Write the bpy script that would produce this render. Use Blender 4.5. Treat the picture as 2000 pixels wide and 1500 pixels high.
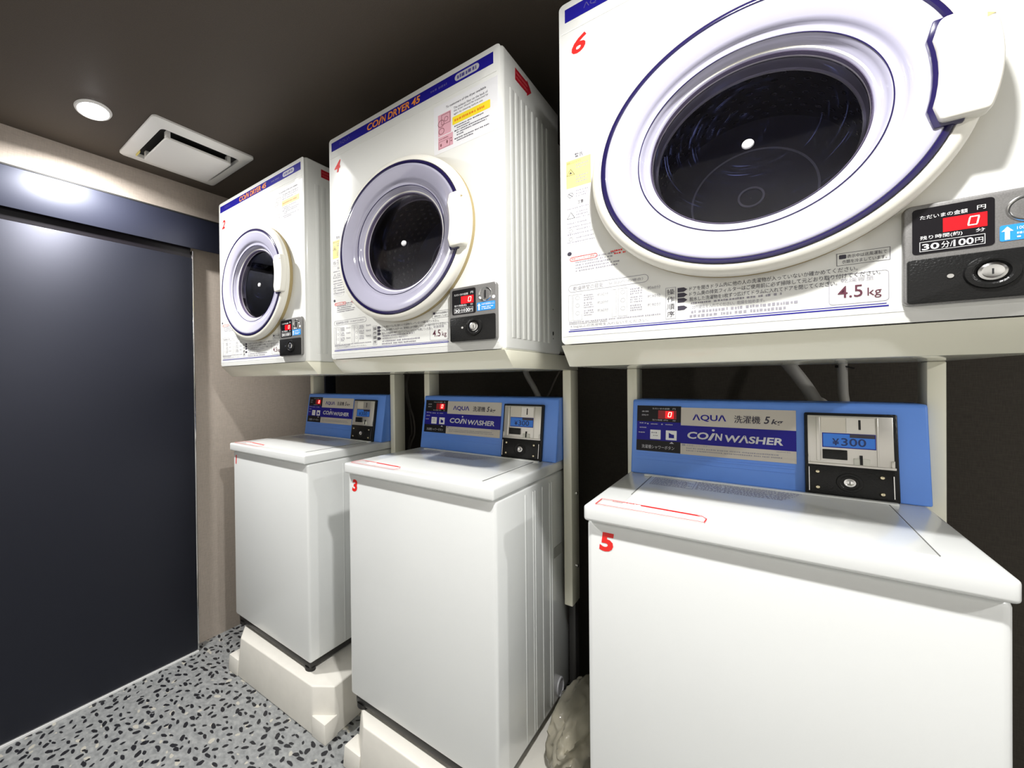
import bpy, bmesh, math, random
from mathutils import Vector, Matrix, noise

C = bpy.context.scene.collection
for o in list(bpy.data.objects):
    bpy.data.objects.remove(o)

# ------------------------------------------------------------------ camera, world, exposure
YAW, PIT, ROL = 0.7768894, -0.0066647, 0.0125492
h = Vector((-math.sin(YAW), math.cos(YAW), 0)); z0 = Vector((0, 0, 1)); r0 = Vector((math.cos(YAW), math.sin(YAW), 0))
F = h*math.cos(PIT) + z0*math.sin(PIT)
up = -h*math.sin(PIT) + z0*math.cos(PIT)
R_ = r0*math.cos(ROL) - up*math.sin(ROL)
U_ = r0*math.sin(ROL) + up*math.cos(ROL)
cam = bpy.data.objects.new('camera', bpy.data.cameras.new('camera')); C.objects.link(cam)
m = Matrix((R_, U_, -F)).transposed().to_4x4(); m.translation = (0, 0, 1.24)
cam.matrix_world = m
cam.data.sensor_width = 36; cam.data.lens = 835.2915/2000*36
cam.data.shift_x = (1000-666.68)/2000
cam.data.clip_start = 0.01
S = bpy.context.scene
S.camera = cam
w = bpy.data.worlds.new('world'); S.world = w; w.use_nodes = True
w.node_tree.nodes['Background'].inputs[0].default_value = (1.0, 0.95, 0.88, 1)
w.node_tree.nodes['Background'].inputs[1].default_value = 0.02
S.view_settings.view_transform = 'Standard'; S.view_settings.look = 'None'
S.view_settings.exposure = 0.0; S.view_settings.gamma = 1.0
S.view_settings.use_curve_mapping = False
LAMP_W = 22.5

# ------------------------------------------------------------------ materials
def lin(c):
    return tuple(((x/255)/12.92 if x/255 <= 0.04045 else ((x/255+0.055)/1.055)**2.4) for x in c)
def mat(name, col, rough=0.5, metal=0.0, coat=0.0, emit=None, estr=0.0, spec=0.5, tint=(1, 1, 1)):
    M_ = bpy.data.materials.new(name); M_.use_nodes = True
    b = M_.node_tree.nodes['Principled BSDF']
    b.inputs['Base Color'].default_value = (*col, 1)
    b.inputs['Roughness'].default_value = rough
    b.inputs['Metallic'].default_value = metal
    b.inputs['Coat Weight'].default_value = coat
    b.inputs['Coat Roughness'].default_value = 0.08
    b.inputs['Specular IOR Level'].default_value = spec
    b.inputs['Specular Tint'].default_value = (*tint, 1)
    if emit:
        b.inputs['Emission Color'].default_value = (*emit, 1); b.inputs['Emission Strength'].default_value = estr
    return M_
def nd(M_, t, **kw):
    n = M_.node_tree.nodes.new(t)
    for k, v in kw.items(): setattr(n, k, v)
    return n
def lk(M_, a, b): M_.node_tree.links.new(a, b)
def bsdf(M_): return M_.node_tree.nodes['Principled BSDF']
def add_noise(M_, scale=40, amount=0.08, bump=0.0, bscale=None, stretch=(1, 1, 1)):
    """a little procedural variation of colour and relief"""
    tc = nd(M_, 'ShaderNodeTexCoord'); mp = nd(M_, 'ShaderNodeMapping'); mp.inputs['Scale'].default_value = stretch
    lk(M_, tc.outputs['Object'], mp.inputs[0])
    n = nd(M_, 'ShaderNodeTexNoise'); n.inputs['Scale'].default_value = scale; n.inputs['Detail'].default_value = 4
    lk(M_, mp.outputs[0], n.inputs['Vector'])
    b = bsdf(M_); c = b.inputs['Base Color'].default_value[:]
    mx = nd(M_, 'ShaderNodeMix', data_type='RGBA')
    mx.inputs[6].default_value = (*[x*(1-amount) for x in c[:3]], 1)
    mx.inputs[7].default_value = (*[min(1, x*(1+amount)) for x in c[:3]], 1)
    lk(M_, n.outputs[0], mx.inputs[0]); lk(M_, mx.outputs[2], b.inputs['Base Color'])
    if bump:
        n2 = nd(M_, 'ShaderNodeTexNoise'); n2.inputs['Scale'].default_value = bscale or scale
        lk(M_, mp.outputs[0], n2.inputs['Vector'])
        bp = nd(M_, 'ShaderNodeBump'); bp.inputs['Strength'].default_value = bump; bp.inputs['Distance'].default_value = 0.002
        lk(M_, n2.outputs[0], bp.inputs['Height']); lk(M_, bp.outputs[0], b.inputs['Normal'])
    return M_

ENAMEL = add_noise(mat('white_enamel', (0.79, 0.795, 0.765), 0.30, coat=0.25), 6, 0.015)
ENAMEL_W = add_noise(mat('washer_enamel', (0.78, 0.795, 0.785), 0.30, coat=0.5), 6, 0.015)
TRAYM = add_noise(mat('stand_enamel', (0.82, 0.80, 0.66), 0.18, coat=0.6), 8, 0.03)
CREAM = add_noise(mat('cream_plastic', (0.83, 0.81, 0.73), 0.35), 10, 0.02)
TAN = mat('tan_gasket', (0.42, 0.33, 0.16), 0.6)
LILAC = mat('lilac_clear_plastic', (0.41, 0.40, 0.50), 0.10, coat=0.6)
NAVYRIM = mat('navy_tinted_edge', (0.014, 0.010, 0.060), 0.12, coat=0.5)
BLUEBAR = mat('dark_blue_print', (0.014, 0.011, 0.25), 0.35, spec=0.2)
BLUEBOX = add_noise(mat('sky_blue_plastic', (0.125, 0.30, 0.84), 0.34), 12, 0.04)
GREYPL = mat('pale_grey_film', (0.56, 0.52, 0.46), 0.4)
SILVERTX = mat('silver_ink', (0.60, 0.60, 0.62), 0.4)
BLACKPL = add_noise(mat('black_textured_plastic', (0.010, 0.010, 0.010), 0.28, spec=0.25), 300, 0.2, 0.25, 420)
BLACKFLAT = mat('black_film', (0.008, 0.007, 0.009), 0.3, spec=0.22)
STEEL = add_noise(mat('speckled_steel_paint', (0.24, 0.235, 0.23), 0.42, metal=0.55), 700, 0.35)
BRIGHT = mat('brushed_steel', (0.62, 0.60, 0.56), 0.33, metal=0.85)
CHROME = mat('polished_metal', (0.75, 0.75, 0.74), 0.16, metal=1.0)
BRASS = mat('yellowish_zinc', (0.75, 0.68, 0.48), 0.22, metal=1.0)
ORANGE = mat('orange_ink', (0.90, 0.30, 0.03), 0.4)
WHITEINK = mat('white_ink', (0.82, 0.82, 0.82), 0.4)
DARKINK = mat('dark_ink', (0.035, 0.03, 0.05), 0.5)
GREYINK = mat('grey_ink', (0.30, 0.29, 0.33), 0.5)
PALEINK = mat('pale_grey_ink', (0.50, 0.50, 0.53), 0.5)
DIMINK = mat('dim_violet_ink', (0.09, 0.08, 0.27), 0.4)
MAROON = mat('maroon_ink', (0.10, 0.02, 0.04), 0.5)
REDINK = mat('red_sticker', (0.80, 0.018, 0.015), 0.35)
REDLABEL = mat('deep_red_label', (0.42, 0.008, 0.02), 0.4)
PINK = mat('pink_print', (0.66, 0.36, 0.42), 0.5)
PINKD = mat('brown_pink_ink', (0.22, 0.08, 0.09), 0.5)
YELLOW = mat('yellow_print', (0.84, 0.66, 0.03), 0.45)
PALEYEL = mat('pale_yellow_label', (0.85, 0.72, 0.22), 0.45)
ORTEXT = mat('orange_text', (0.75, 0.20, 0.01), 0.5)
SHEET = mat('white_sheet', (0.78, 0.78, 0.80), 0.4)
FILM = mat('white_label_film', (0.83, 0.83, 0.82), 0.35)
LCDBLUE = mat('price_label_blue', (0.035, 0.20, 0.74), 0.4)
SKYLABEL = mat('sky_blue_label', (0.02, 0.28, 0.78), 0.4)
REDLED = mat('red_display_window', (0.5, 0.0, 0.004), 0.3, emit=(1.0, 0.004, 0.012), estr=0.75)
REDDIM = mat('dim_red_display', (0.10, 0.0, 0.002), 0.3, emit=(1.0, 0.0, 0.01), estr=0.10)
DIGIT = mat('lit_digit', (1, 0.6, 0.45), 0.3, emit=(1.0, 0.62, 0.50), estr=1.6)
RUBBER = mat('black_rubber', (0.012, 0.011, 0.010), 0.55)
BASEBLK = mat('black_base_plastic', (0.022, 0.021, 0.020), 0.35)
RISER = add_noise(mat('cream_riser_plastic', (0.78, 0.755, 0.69), 0.45), 30, 0.05, 0.06, 60)
HOSEM = mat('grey_hose_plastic', (0.36, 0.35, 0.32), 0.5)
CABLEM = mat('grey_brown_cable', (0.10, 0.09, 0.075), 0.5)
NAVYDOOR = add_noise(mat('navy_black_laminate', (0.008, 0.009, 0.014), 0.50, spec=0.48, tint=(0.80, 0.82, 1.0)), 200, 0.1, 0.05, 900)
NAVYHDR = mat('navy_metal_cover', (0.014, 0.016, 0.030), 0.48, spec=0.66, tint=(0.84, 0.87, 1.0))
DARKGAP = mat('dark_gap', (0.006, 0.006, 0.006), 0.7)
VENTM = mat('vent_white', (0.88, 0.87, 0.84), 0.45)
LENS = mat('lit_lamp_lens', (1, 1, 1), 0.5, emit=(1.0, 0.98, 0.97), estr=60)
DRUMM = mat('dark_drum_metal', (0.075, 0.075, 0.10), 0.30, metal=0.6)

def weave(name, col, amount, sc, rough=0.75):
    M_ = mat(name, col, rough, spec=0.25)
    tc = nd(M_, 'ShaderNodeTexCoord')
    ns = []
    for st in ((sc*0.10, sc*0.10, sc), (sc, sc, sc*0.10)):
        mp = nd(M_, 'ShaderNodeMapping'); mp.inputs['Scale'].default_value = st
        n = nd(M_, 'ShaderNodeTexNoise'); n.inputs['Scale'].default_value = 1.0; n.inputs['Detail'].default_value = 3
        lk(M_, tc.outputs['Object'], mp.inputs[0]); lk(M_, mp.outputs[0], n.inputs['Vector']); ns.append(n)
    ad = nd(M_, 'ShaderNodeMath', operation='ADD'); lk(M_, ns[0].outputs[0], ad.inputs[0]); lk(M_, ns[1].outputs[0], ad.inputs[1])
    mr = nd(M_, 'ShaderNodeMapRange'); mr.inputs[1].default_value = 0.7; mr.inputs[2].default_value = 1.3
    lk(M_, ad.outputs[0], mr.inputs[0])
    mx = nd(M_, 'ShaderNodeMix', data_type='RGBA')
    mx.inputs[6].default_value = (*[x*(1-amount) for x in col], 1); mx.inputs[7].default_value = (*[x*(1+amount) for x in col], 1)
    lk(M_, mr.outputs[0], mx.inputs[0]); lk(M_, mx.outputs[2], bsdf(M_).inputs['Base Color'])
    bp = nd(M_, 'ShaderNodeBump'); bp.inputs['Strength'].default_value = 0.25; bp.inputs['Distance'].default_value = 0.001
    lk(M_, ad.outputs[0], bp.inputs['Height']); lk(M_, bp.outputs[0], bsdf(M_).inputs['Normal'])
    return M_
PAPER = weave('woven_beige_wallpaper', (0.46, 0.40, 0.345), 0.10, 420)
LIGHTPAPER = weave('pale_woven_wallpaper', (0.80, 0.78, 0.74), 0.06, 420)
BROWN = weave('dark_brown_wallpaper', (0.050, 0.043, 0.034), 0.18, 500)
CEILM = add_noise(mat('dark_brown_ceiling_paper', (0.085, 0.069, 0.055), 0.62, spec=0.35), 350, 0.18, 0.35, 500)

def floor_mat():
    M_ = mat('grey_pebble_floor', (0.3, 0.3, 0.3), 0.42)
    tc = nd(M_, 'ShaderNodeTexCoord')
    def layer(scale, off, lo, hi, asp):
        mp = nd(M_, 'ShaderNodeMapping'); mp.inputs['Location'].default_value = off; mp.inputs['Scale'].default_value = (scale,)*3
        lk(M_, tc.outputs['Object'], mp.inputs[0])
        nz = nd(M_, 'ShaderNodeTexNoise'); nz.inputs['Scale'].default_value = 3.0
        lk(M_, mp.outputs[0], nz.inputs['Vector'])
        sb = nd(M_, 'ShaderNodeVectorMath', operation='SUBTRACT'); lk(M_, nz.outputs[1], sb.inputs[0]); sb.inputs[1].default_value = (.5, .5, .5)
        sc = nd(M_, 'ShaderNodeVectorMath', operation='SCALE'); lk(M_, sb.outputs[0], sc.inputs[0]); sc.inputs['Scale'].default_value = 0.22
        ad = nd(M_, 'ShaderNodeVectorMath', operation='ADD'); lk(M_, mp.outputs[0], ad.inputs[0]); lk(M_, sc.outputs[0], ad.inputs[1])
        vo = nd(M_, 'ShaderNodeTexVoronoi', voronoi_dimensions='2D', feature='F1'); vo.inputs['Scale'].default_value = 1.0; vo.inputs['Randomness'].default_value = 0.85
        lk(M_, ad.outputs[0], vo.inputs['Vector'])
        df = nd(M_, 'ShaderNodeVectorMath', operation='SUBTRACT'); lk(M_, ad.outputs[0], df.inputs[0]); lk(M_, vo.outputs['Position'], df.inputs[1])
        sp = nd(M_, 'ShaderNodeSeparateColor'); lk(M_, vo.outputs['Color'], sp.inputs[0])
        an = nd(M_, 'ShaderNodeMath', operation='MULTIPLY'); lk(M_, sp.outputs[0], an.inputs[0]); an.inputs[1].default_value = 6.28
        rt = nd(M_, 'ShaderNodeVectorRotate', rotation_type='Z_AXIS'); lk(M_, df.outputs[0], rt.inputs['Vector']); lk(M_, an.outputs[0], rt.inputs['Angle'])
        st = nd(M_, 'ShaderNodeVectorMath', operation='MULTIPLY'); lk(M_, rt.outputs[0], st.inputs[0]); st.inputs[1].default_value = (1, asp, 0)
        ln = nd(M_, 'ShaderNodeVectorMath', operation='LENGTH'); lk(M_, st.outputs[0], ln.inputs[0])
        th = nd(M_, 'ShaderNodeMapRange'); lk(M_, sp.outputs[1], th.inputs[0]); th.inputs[3].default_value = lo; th.inputs[4].default_value = hi
        dd = nd(M_, 'ShaderNodeMath', operation='SUBTRACT'); lk(M_, th.outputs[0], dd.inputs[0]); lk(M_, ln.outputs['Value'], dd.inputs[1])
        ms = nd(M_, 'ShaderNodeMapRange'); lk(M_, dd.outputs[0], ms.inputs[0]); ms.inputs[1].default_value = -0.02; ms.inputs[2].default_value = 0.05
        return ms.outputs[0], sp
    base = nd(M_, 'ShaderNodeTexNoise'); base.inputs['Scale'].default_value = 55; base.inputs['Detail'].default_value = 5
    lk(M_, tc.outputs['Object'], base.inputs['Vector'])
    cr = nd(M_, 'ShaderNodeValToRGB'); lk(M_, base.outputs[0], cr.inputs[0])
    cr.color_ramp.elements[0].position = 0.3; cr.color_ramp.elements[0].color = (0.20, 0.21, 0.212, 1)
    cr.color_ramp.elements[1].position = 0.75; cr.color_ramp.elements[1].color = (0.37, 0.378, 0.375, 1)
    m1, s1 = layer(25, (3.3, 1.7, 0), -0.55, 0.36, 1.7)
    m2, s2 = layer(30, (0, 0, 0), 0.22, 0.47, 1.9)
    x1 = nd(M_, 'ShaderNodeMix', data_type='RGBA'); lk(M_, m1, x1.inputs[0]); lk(M_, cr.outputs[0], x1.inputs[6]); x1.inputs[7].default_value = (0.48, 0.46, 0.40, 1)
    x2 = nd(M_, 'ShaderNodeMix', data_type='RGBA'); lk(M_, m2, x2.inputs[0]); lk(M_, x1.outputs[2], x2.inputs[6]); x2.inputs[7].default_value = (0.014, 0.014, 0.018, 1)
    lk(M_, x2.outputs[2], bsdf(M_).inputs['Base Color'])
    return M_
FLOORM = floor_mat()

def glass_mat():
    M_ = bpy.data.materials.new('scratched_glass'); M_.use_nodes = True
    nt = M_.node_tree; nt.nodes.clear()
    out = nd(M_, 'ShaderNodeOutputMaterial')
    tr = nd(M_, 'ShaderNodeBsdfTransparent'); tr.inputs[0].default_value = (0.86, 0.86, 0.93, 1)
    gl = nd(M_, 'ShaderNodeBsdfGlossy'); gl.inputs['Roughness'].default_value = 0.04
    fr = nd(M_, 'ShaderNodeFresnel'); fr.inputs[0].default_value = 1.5
    mx = nd(M_, 'ShaderNodeMixShader'); lk(M_, fr.outputs[0], mx.inputs[0]); lk(M_, tr.outputs[0], mx.inputs[1]); lk(M_, gl.outputs[0], mx.inputs[2])
    # swirling fine scratches: noise laid out around the centre of the pane
    tc = nd(M_, 'ShaderNodeTexCoord'); sx = nd(M_, 'ShaderNodeSeparateXYZ')
    sub = nd(M_, 'ShaderNodeVectorMath', operation='SUBTRACT'); lk(M_, tc.outputs['Object'], sub.inputs[0]); sub.inputs[1].default_value = (0.01, 0, 0.34)
    lk(M_, sub.outputs[0], sx.inputs[0])
    at = nd(M_, 'ShaderNodeMath', operation='ARCTAN2'); lk(M_, sx.outputs[2], at.inputs[0]); lk(M_, sx.outputs[0], at.inputs[1])
    ln = nd(M_, 'ShaderNodeVectorMath', operation='LENGTH'); lk(M_, sub.outputs[0], ln.inputs[0])
    cb = nd(M_, 'ShaderNodeCombineXYZ')
    a2 = nd(M_, 'ShaderNodeMath', operation='MULTIPLY'); lk(M_, at.outputs[0], a2.inputs[0]); a2.inputs[1].default_value = 1.2
    r2 = nd(M_, 'ShaderNodeMath', operation='MULTIPLY'); lk(M_, ln.outputs['Value'], r2.inputs[0]); r2.inputs[1].default_value = 420
    lk(M_, a2.outputs[0], cb.inputs[0]); lk(M_, r2.outputs[0], cb.inputs[1])
    nz = nd(M_, 'ShaderNodeTexNoise'); nz.inputs['Scale'].default_value = 1.0; nz.inputs['Detail'].default_value = 3; lk(M_, cb.outputs[0], nz.inputs['Vector'])
    nb = nd(M_, 'ShaderNodeTexNoise'); nb.inputs['Scale'].default_value = 13; lk(M_, tc.outputs['Object'], nb.inputs['Vector'])
    mr = nd(M_, 'ShaderNodeMapRange'); lk(M_, nz.outputs[0], mr.inputs[0]); mr.inputs[1].default_value = 0.60; mr.inputs[2].default_value = 0.78
    mr2 = nd(M_, 'ShaderNodeMapRange'); lk(M_, nb.outputs[0], mr2.inputs[0]); mr2.inputs[1].default_value = 0.42; mr2.inputs[2].default_value = 0.75
    ml = nd(M_, 'ShaderNodeMath', operation='MULTIPLY'); lk(M_, mr.outputs[0], ml.inputs[0]); lk(M_, mr2.outputs[0], ml.inputs[1])
    ml2 = nd(M_, 'ShaderNodeMath', operation='MULTIPLY'); lk(M_, ml.outputs[0], ml2.inputs[0]); ml2.inputs[1].default_value = 0.30
    df = nd(M_, 'ShaderNodeBsdfDiffuse'); df.inputs[0].default_value = (0.20, 0.24, 0.60, 1)
    m2 = nd(M_, 'ShaderNodeMixShader'); lk(M_, ml2.outputs[0], m2.inputs[0]); lk(M_, mx.outputs[0], m2.inputs[1]); lk(M_, df.outputs[0], m2.inputs[2])
    lk(M_, m2.outputs[0], out.inputs[0])
    return M_
GLASS = glass_mat()
def film_mat():
    M_ = bpy.data.materials.new('crumpled_clear_film'); M_.use_nodes = True
    nt = M_.node_tree; nt.nodes.clear()
    out = nd(M_, 'ShaderNodeOutputMaterial')
    tr = nd(M_, 'ShaderNodeBsdfTransparent'); tr.inputs[0].default_value = (0.88, 0.86, 0.80, 1)
    gl = nd(M_, 'ShaderNodeBsdfGlossy'); gl.inputs['Roughness'].default_value = 0.12
    df = nd(M_, 'ShaderNodeBsdfDiffuse'); df.inputs[0].default_value = (0.75, 0.70, 0.56, 1)
    lw = nd(M_, 'ShaderNodeLayerWeight'); lw.inputs[0].default_value = 0.35
    a = nd(M_, 'ShaderNodeMixShader'); a.inputs[0].default_value = 0.45; lk(M_, tr.outputs[0], a.inputs[1]); lk(M_, df.outputs[0], a.inputs[2])
    b = nd(M_, 'ShaderNodeMixShader'); lk(M_, lw.outputs[0], b.inputs[0]); lk(M_, a.outputs[0], b.inputs[1]); lk(M_, gl.outputs[0], b.inputs[2])
    lk(M_, b.outputs[0], out.inputs[0]); return M_
FILMBAG = film_mat()

# ------------------------------------------------------------------ mesh helpers
ORIGIN = [Vector((0, 0, 0))]
class MB:
    def __init__(s): s.v = []; s.f = []
    def add(s, vs, fs):
        n = len(s.v); s.v += [tuple(p) for p in vs]; s.f += [tuple(i+n for i in f) for f in fs]; return s
    def box(s, lo, hi):
        x0, y0, z0 = lo; x1, y1, z1 = hi
        return s.add([(x0,y0,z0),(x1,y0,z0),(x1,y1,z0),(x0,y1,z0),(x0,y0,z1),(x1,y0,z1),(x1,y1,z1),(x0,y1,z1)],
                     [(0,3,2,1),(4,5,6,7),(0,1,5,4),(1,2,6,5),(2,3,7,6),(3,0,4,7)])
    def hexa(s, b, t):      # bottom and top rings, counter-clockwise from above
        n = len(b)
        return s.add(list(b)+list(t), [tuple(reversed(range(n))), tuple(range(n, 2*n))] + [(i, (i+1) % n, n+(i+1) % n, n+i) for i in range(n)])
    def prism(s, poly, mp, d0, d1):      # poly in (u,v), mp(u,v,d) -> xyz, d grows outwards
        n = len(poly)
        vs = [mp(u, v, d0) for u, v in poly] + [mp(u, v, d1) for u, v in poly]
        return s.add(vs, [tuple(reversed(range(n))), tuple(range(n, 2*n))] + [(i, (i+1) % n, n+(i+1) % n, n+i) for i in range(n)])
    def rect(s, u0, v0, u1, v1, mp, d0, d1, r=0.0, n=4):
        return s.prism(rrect(u0, v0, u1, v1, r, n), mp, d0, d1)
    def frame(s, u0, v0, u1, v1, t, mp, d0, d1):   # rectangular outline
        s.rect(u0, v0, u1, v0+t, mp, d0, d1); s.rect(u0, v1-t, u1, v1, mp, d0, d1)
        s.rect(u0, v0+t, u0+t, v1-t, mp, d0, d1); s.rect(u1-t, v0+t, u1, v1-t, mp, d0, d1); return s
    def ring(s, cu, cv, r0, r1, mp, d0, d1, n=40, ru=1.0):
        vs = []; fs = []
        for i in range(n):
            a = 2*math.pi*i/n; c, k = math.cos(a), math.sin(a)
            for r, d in ((r0, d0), (r1, d0), (r1, d1), (r0, d1)): vs.append(mp(cu+r*c*ru, cv+r*k, d))
        for i in range(n):
            j = (i+1) % n
            for q in range(4): fs.append((4*i+q, 4*j+q, 4*j+(q+1) % 4, 4*i+(q+1) % 4))
        return s.add(vs, [tuple(reversed(f)) for f in fs])
    def holed(s, outer, cu, cv, r, mp, d0, d1, n=144):     # a plate with a round hole
        pts = []
        def hit(a):
            dx, dy = math.cos(a), math.sin(a); best = None
            for i in range(len(outer)):
                (x0, y0), (x1, y1) = outer[i], outer[(i+1) % len(outer)]
                ex, ey = x1-x0, y1-y0; den = dx*ey-dy*ex
                if abs(den) < 1e-12: continue
                t = ((x0-cu)*ey-(y0-cv)*ex)/den; k = ((x0-cu)*dy-(y0-cv)*dx)/den
                if t > 0 and -1e-9 <= k <= 1+1e-9: best = t if best is None else min(best, t)
            return (cu+dx*best, cv+dy*best)
        an = sorted([2*math.pi*i/n for i in range(n)]+[math.atan2(y-cv, x-cu) % (2*math.pi) for x, y in outer])
        an = [a for i, a in enumerate(an) if i == 0 or a-an[i-1] > 1e-6]
        vs = []; m_ = len(an)
        for a in an:
            o_ = hit(a); q = (cu+r*math.cos(a), cv+r*math.sin(a))
            vs += [mp(*o_, d0), mp(*o_, d1), mp(*q, d1), mp(*q, d0)]
        fs = []
        for i in range(m_):
            j = (i+1) % m_
            for q in range(4): fs.append((4*i+q, 4*j+q, 4*j+(q+1) % 4, 4*i+(q+1) % 4))
        return s.add(vs, fs)
    def disc(s, cu, cv, r, mp, d0, d1, n=32, ru=1.0):
        return s.prism([(cu+ru*r*math.cos(2*math.pi*i/n), cv+r*math.sin(2*math.pi*i/n)) for i in range(n)], mp, d0, d1)
    def lathe(s, prof, mp, cu, cv, n=96):   # prof: (radius, d)
        vs = []; fs = []; m_ = len(prof)
        for i in range(n):
            a = 2*math.pi*i/n
            for r, d in prof: vs.append(mp(cu+r*math.cos(a), cv+r*math.sin(a), d))
        for i in range(n):
            j = (i+1) % n
            for q in range(m_-1): fs.append((i*m_+q, j*m_+q, j*m_+q+1, i*m_+q+1))
        return s.add(vs, fs)
    def tube(s, pts, r, n=10):
        pts = [Vector(p) for p in pts]; rings = []
        prev = None
        for i, p in enumerate(pts):
            t = (pts[min(i+1, len(pts)-1)]-pts[max(i-1, 0)]).normalized()
            a = t.orthogonal().normalized() if prev is None else (prev-t*prev.dot(t)).normalized()
            prev = a; b = t.cross(a)
            rings.append([p+(a*math.cos(2*math.pi*k/n)+b*math.sin(2*math.pi*k/n))*r for k in range(n)])
        vs = [q for rg in rings for q in rg]; fs = []
        for i in range(len(rings)-1):
            for k in range(n): fs.append((i*n+k, i*n+(k+1) % n, (i+1)*n+(k+1) % n, (i+1)*n+k))
        fs.append(tuple(reversed(range(n)))); fs.append(tuple(range((len(rings)-1)*n, len(rings)*n)))
        return s.add(vs, fs)
    def text(s, body, u0, v0, u1, v1, mp, d, shear=0.0, bold=0.0):
        vs, fs = glyphs(body, shear, bold)
        xs = [p[0] for p in vs]; ys = [p[1] for p in vs]
        x0, x1, y0, y1 = min(xs), max(xs), min(ys), max(ys)
        return s.add([mp(u0+(x-x0)/(x1-x0)*(u1-u0), v0+(y-y0)/(y1-y0)*(v1-v0), d) for x, y in vs], fs)
    def lines(s, u0, v0, u1, h_, mp, d, seed=0, fill=0.72):   # a row of print too small to read
        rg = random.Random(seed); u = u0
        while u < u1-h_*0.4:
            w_ = min(h_*rg.uniform(0.5, 1.3), u1-u)
            s.rect(u, v0+h_*rg.uniform(0, .15), u+w_*fill, v0+h_*rg.uniform(.8, 1), mp, d, d+0.00012); u += w_*1.05+ (h_*0.6 if rg.random() < .12 else 0)
        return s
    def build(s, name, material, parent=None, bevel=0.0, seg=2, smooth=True, angle=35):
        me = bpy.data.meshes.new(name)
        o_ = ORIGIN[0]
        me.from_pydata([(p[0]-o_.x, p[1]-o_.y, p[2]-o_.z) for p in s.v], [], s.f)
        bm = bmesh.new(); bm.from_mesh(me)
        bmesh.ops.recalc_face_normals(bm, faces=bm.faces)
        if bevel:
            es = [e for e in bm.edges if len(e.link_faces) == 2 and e.calc_face_angle(0) > math.radians(30)]
            bmesh.ops.bevel(bm, geom=es, offset=bevel, segments=seg, profile=0.5, affect='EDGES', clamp_overlap=True)
        bm.to_mesh(me); bm.free()
        if smooth:
            for p in me.polygons: p.use_smooth = True
            me.set_sharp_from_angle(angle=math.radians(angle))
        me.materials.append(material)
        ob = bpy.data.objects.new(name, me); C.objects.link(ob)
        if parent: ob.parent = parent
        return ob
def rrect(u0, v0, u1, v1, r=0.0, n=4):
    if r <= 0: return [(u0, v0), (u1, v0), (u1, v1), (u0, v1)]
    P = []
    for cu, cv, a0 in ((u1-r, v0+r, -90), (u1-r, v1-r, 0), (u0+r, v1-r, 90), (u0+r, v0+r, 180)):
        for i in range(n+1):
            a = math.radians(a0+90*i/n); P.append((cu+r*math.cos(a), cv+r*math.sin(a)))
    return P
_g = {}
def glyphs(body, shear, bold):
    k = (body, shear, bold)
    if k not in _g:
        cu = bpy.data.curves.new('g', 'FONT'); cu.body = body; cu.shear = shear; cu.offset = bold
        cu.resolution_u = 3; cu.fill_mode = 'FRONT' if hasattr(cu, 'fill_mode') else cu.fill_mode
        ob = bpy.data.objects.new('g', cu); me = ob.to_mesh()
        _g[k] = ([(v.co.x, v.co.y) for v in me.vertices], [tuple(p.vertices) for p in me.polygons])
        ob.to_mesh_clear(); bpy.data.objects.remove(ob); bpy.data.curves.remove(cu)
    return _g[k]
def tag(o, label, cat=None, group=None, kind=None):
    o['label'] = label
    if cat: o['category'] = cat
    if group: o['group'] = group
    if kind: o['kind'] = kind
    return o
def empty(name, loc, rz=0.0):
    o = bpy.data.objects.new(name, None); C.objects.link(o); o.location = loc; o.rotation_euler = (0, 0, rz); o.empty_display_size = 0.05
    return o
def copy_tree(o, parent=None):
    c = o.copy(); C.objects.link(c)
    if parent: c.parent = parent
    for ch in list(o.children):
        if ch.name in done_children.setdefault(o.name, set(x.name for x in o.children)): copy_tree(ch, c)
    return c
done_children = {}
def find(o, name):
    for ch in o.children_recursive:
        if ch.name.split('.')[0] == name: return ch

# ------------------------------------------------------------------ the room
XW, YB, ZC = -1.913, 1.884, 2.166
X2, YF = 2.5, -0.42
def struct(o, label): o['kind'] = 'structure'; o['label'] = label; return o
struct(MB().box((XW-.1, YF-.1, -.05), (X2+.1, YB+.1, 0)).build('floor', FLOORM), 'grey floor strewn with dark pebble shapes')
struct(MB().box((XW-.1, YF-.1, ZC), (X2+.1, YB+.1, ZC+.06)).build('ceiling', CEILM), 'dark brown papered ceiling')
struct(MB().box((XW-.1, YF-.1, 0), (XW, YB, ZC)).build('wall_left', PAPER), 'beige woven wallpaper wall behind the sliding door')
struct(MB().box((XW-.1, YB, 0), (X2+.1, YB+.1, ZC)).build('wall_back', BROWN), 'dark brown wall behind the machines')
struct(MB().box((X2, YF, 0), (X2+.1, YB, ZC)).build('wall_right', LIGHTPAPER), 'pale wall at the far right')
struct(MB().box((XW, YF-.1, 0), (X2, YF, ZC)).build('wall_front', LIGHTPAPER), 'pale wall behind the viewer')
struct(MB().box((XW, 1.795, 0), (XW+.012, YB-.001, ZC-.001)).build('trim_1', NAVYDOOR, bevel=.001), 'navy upright strip in the corner behind the machines')

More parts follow.
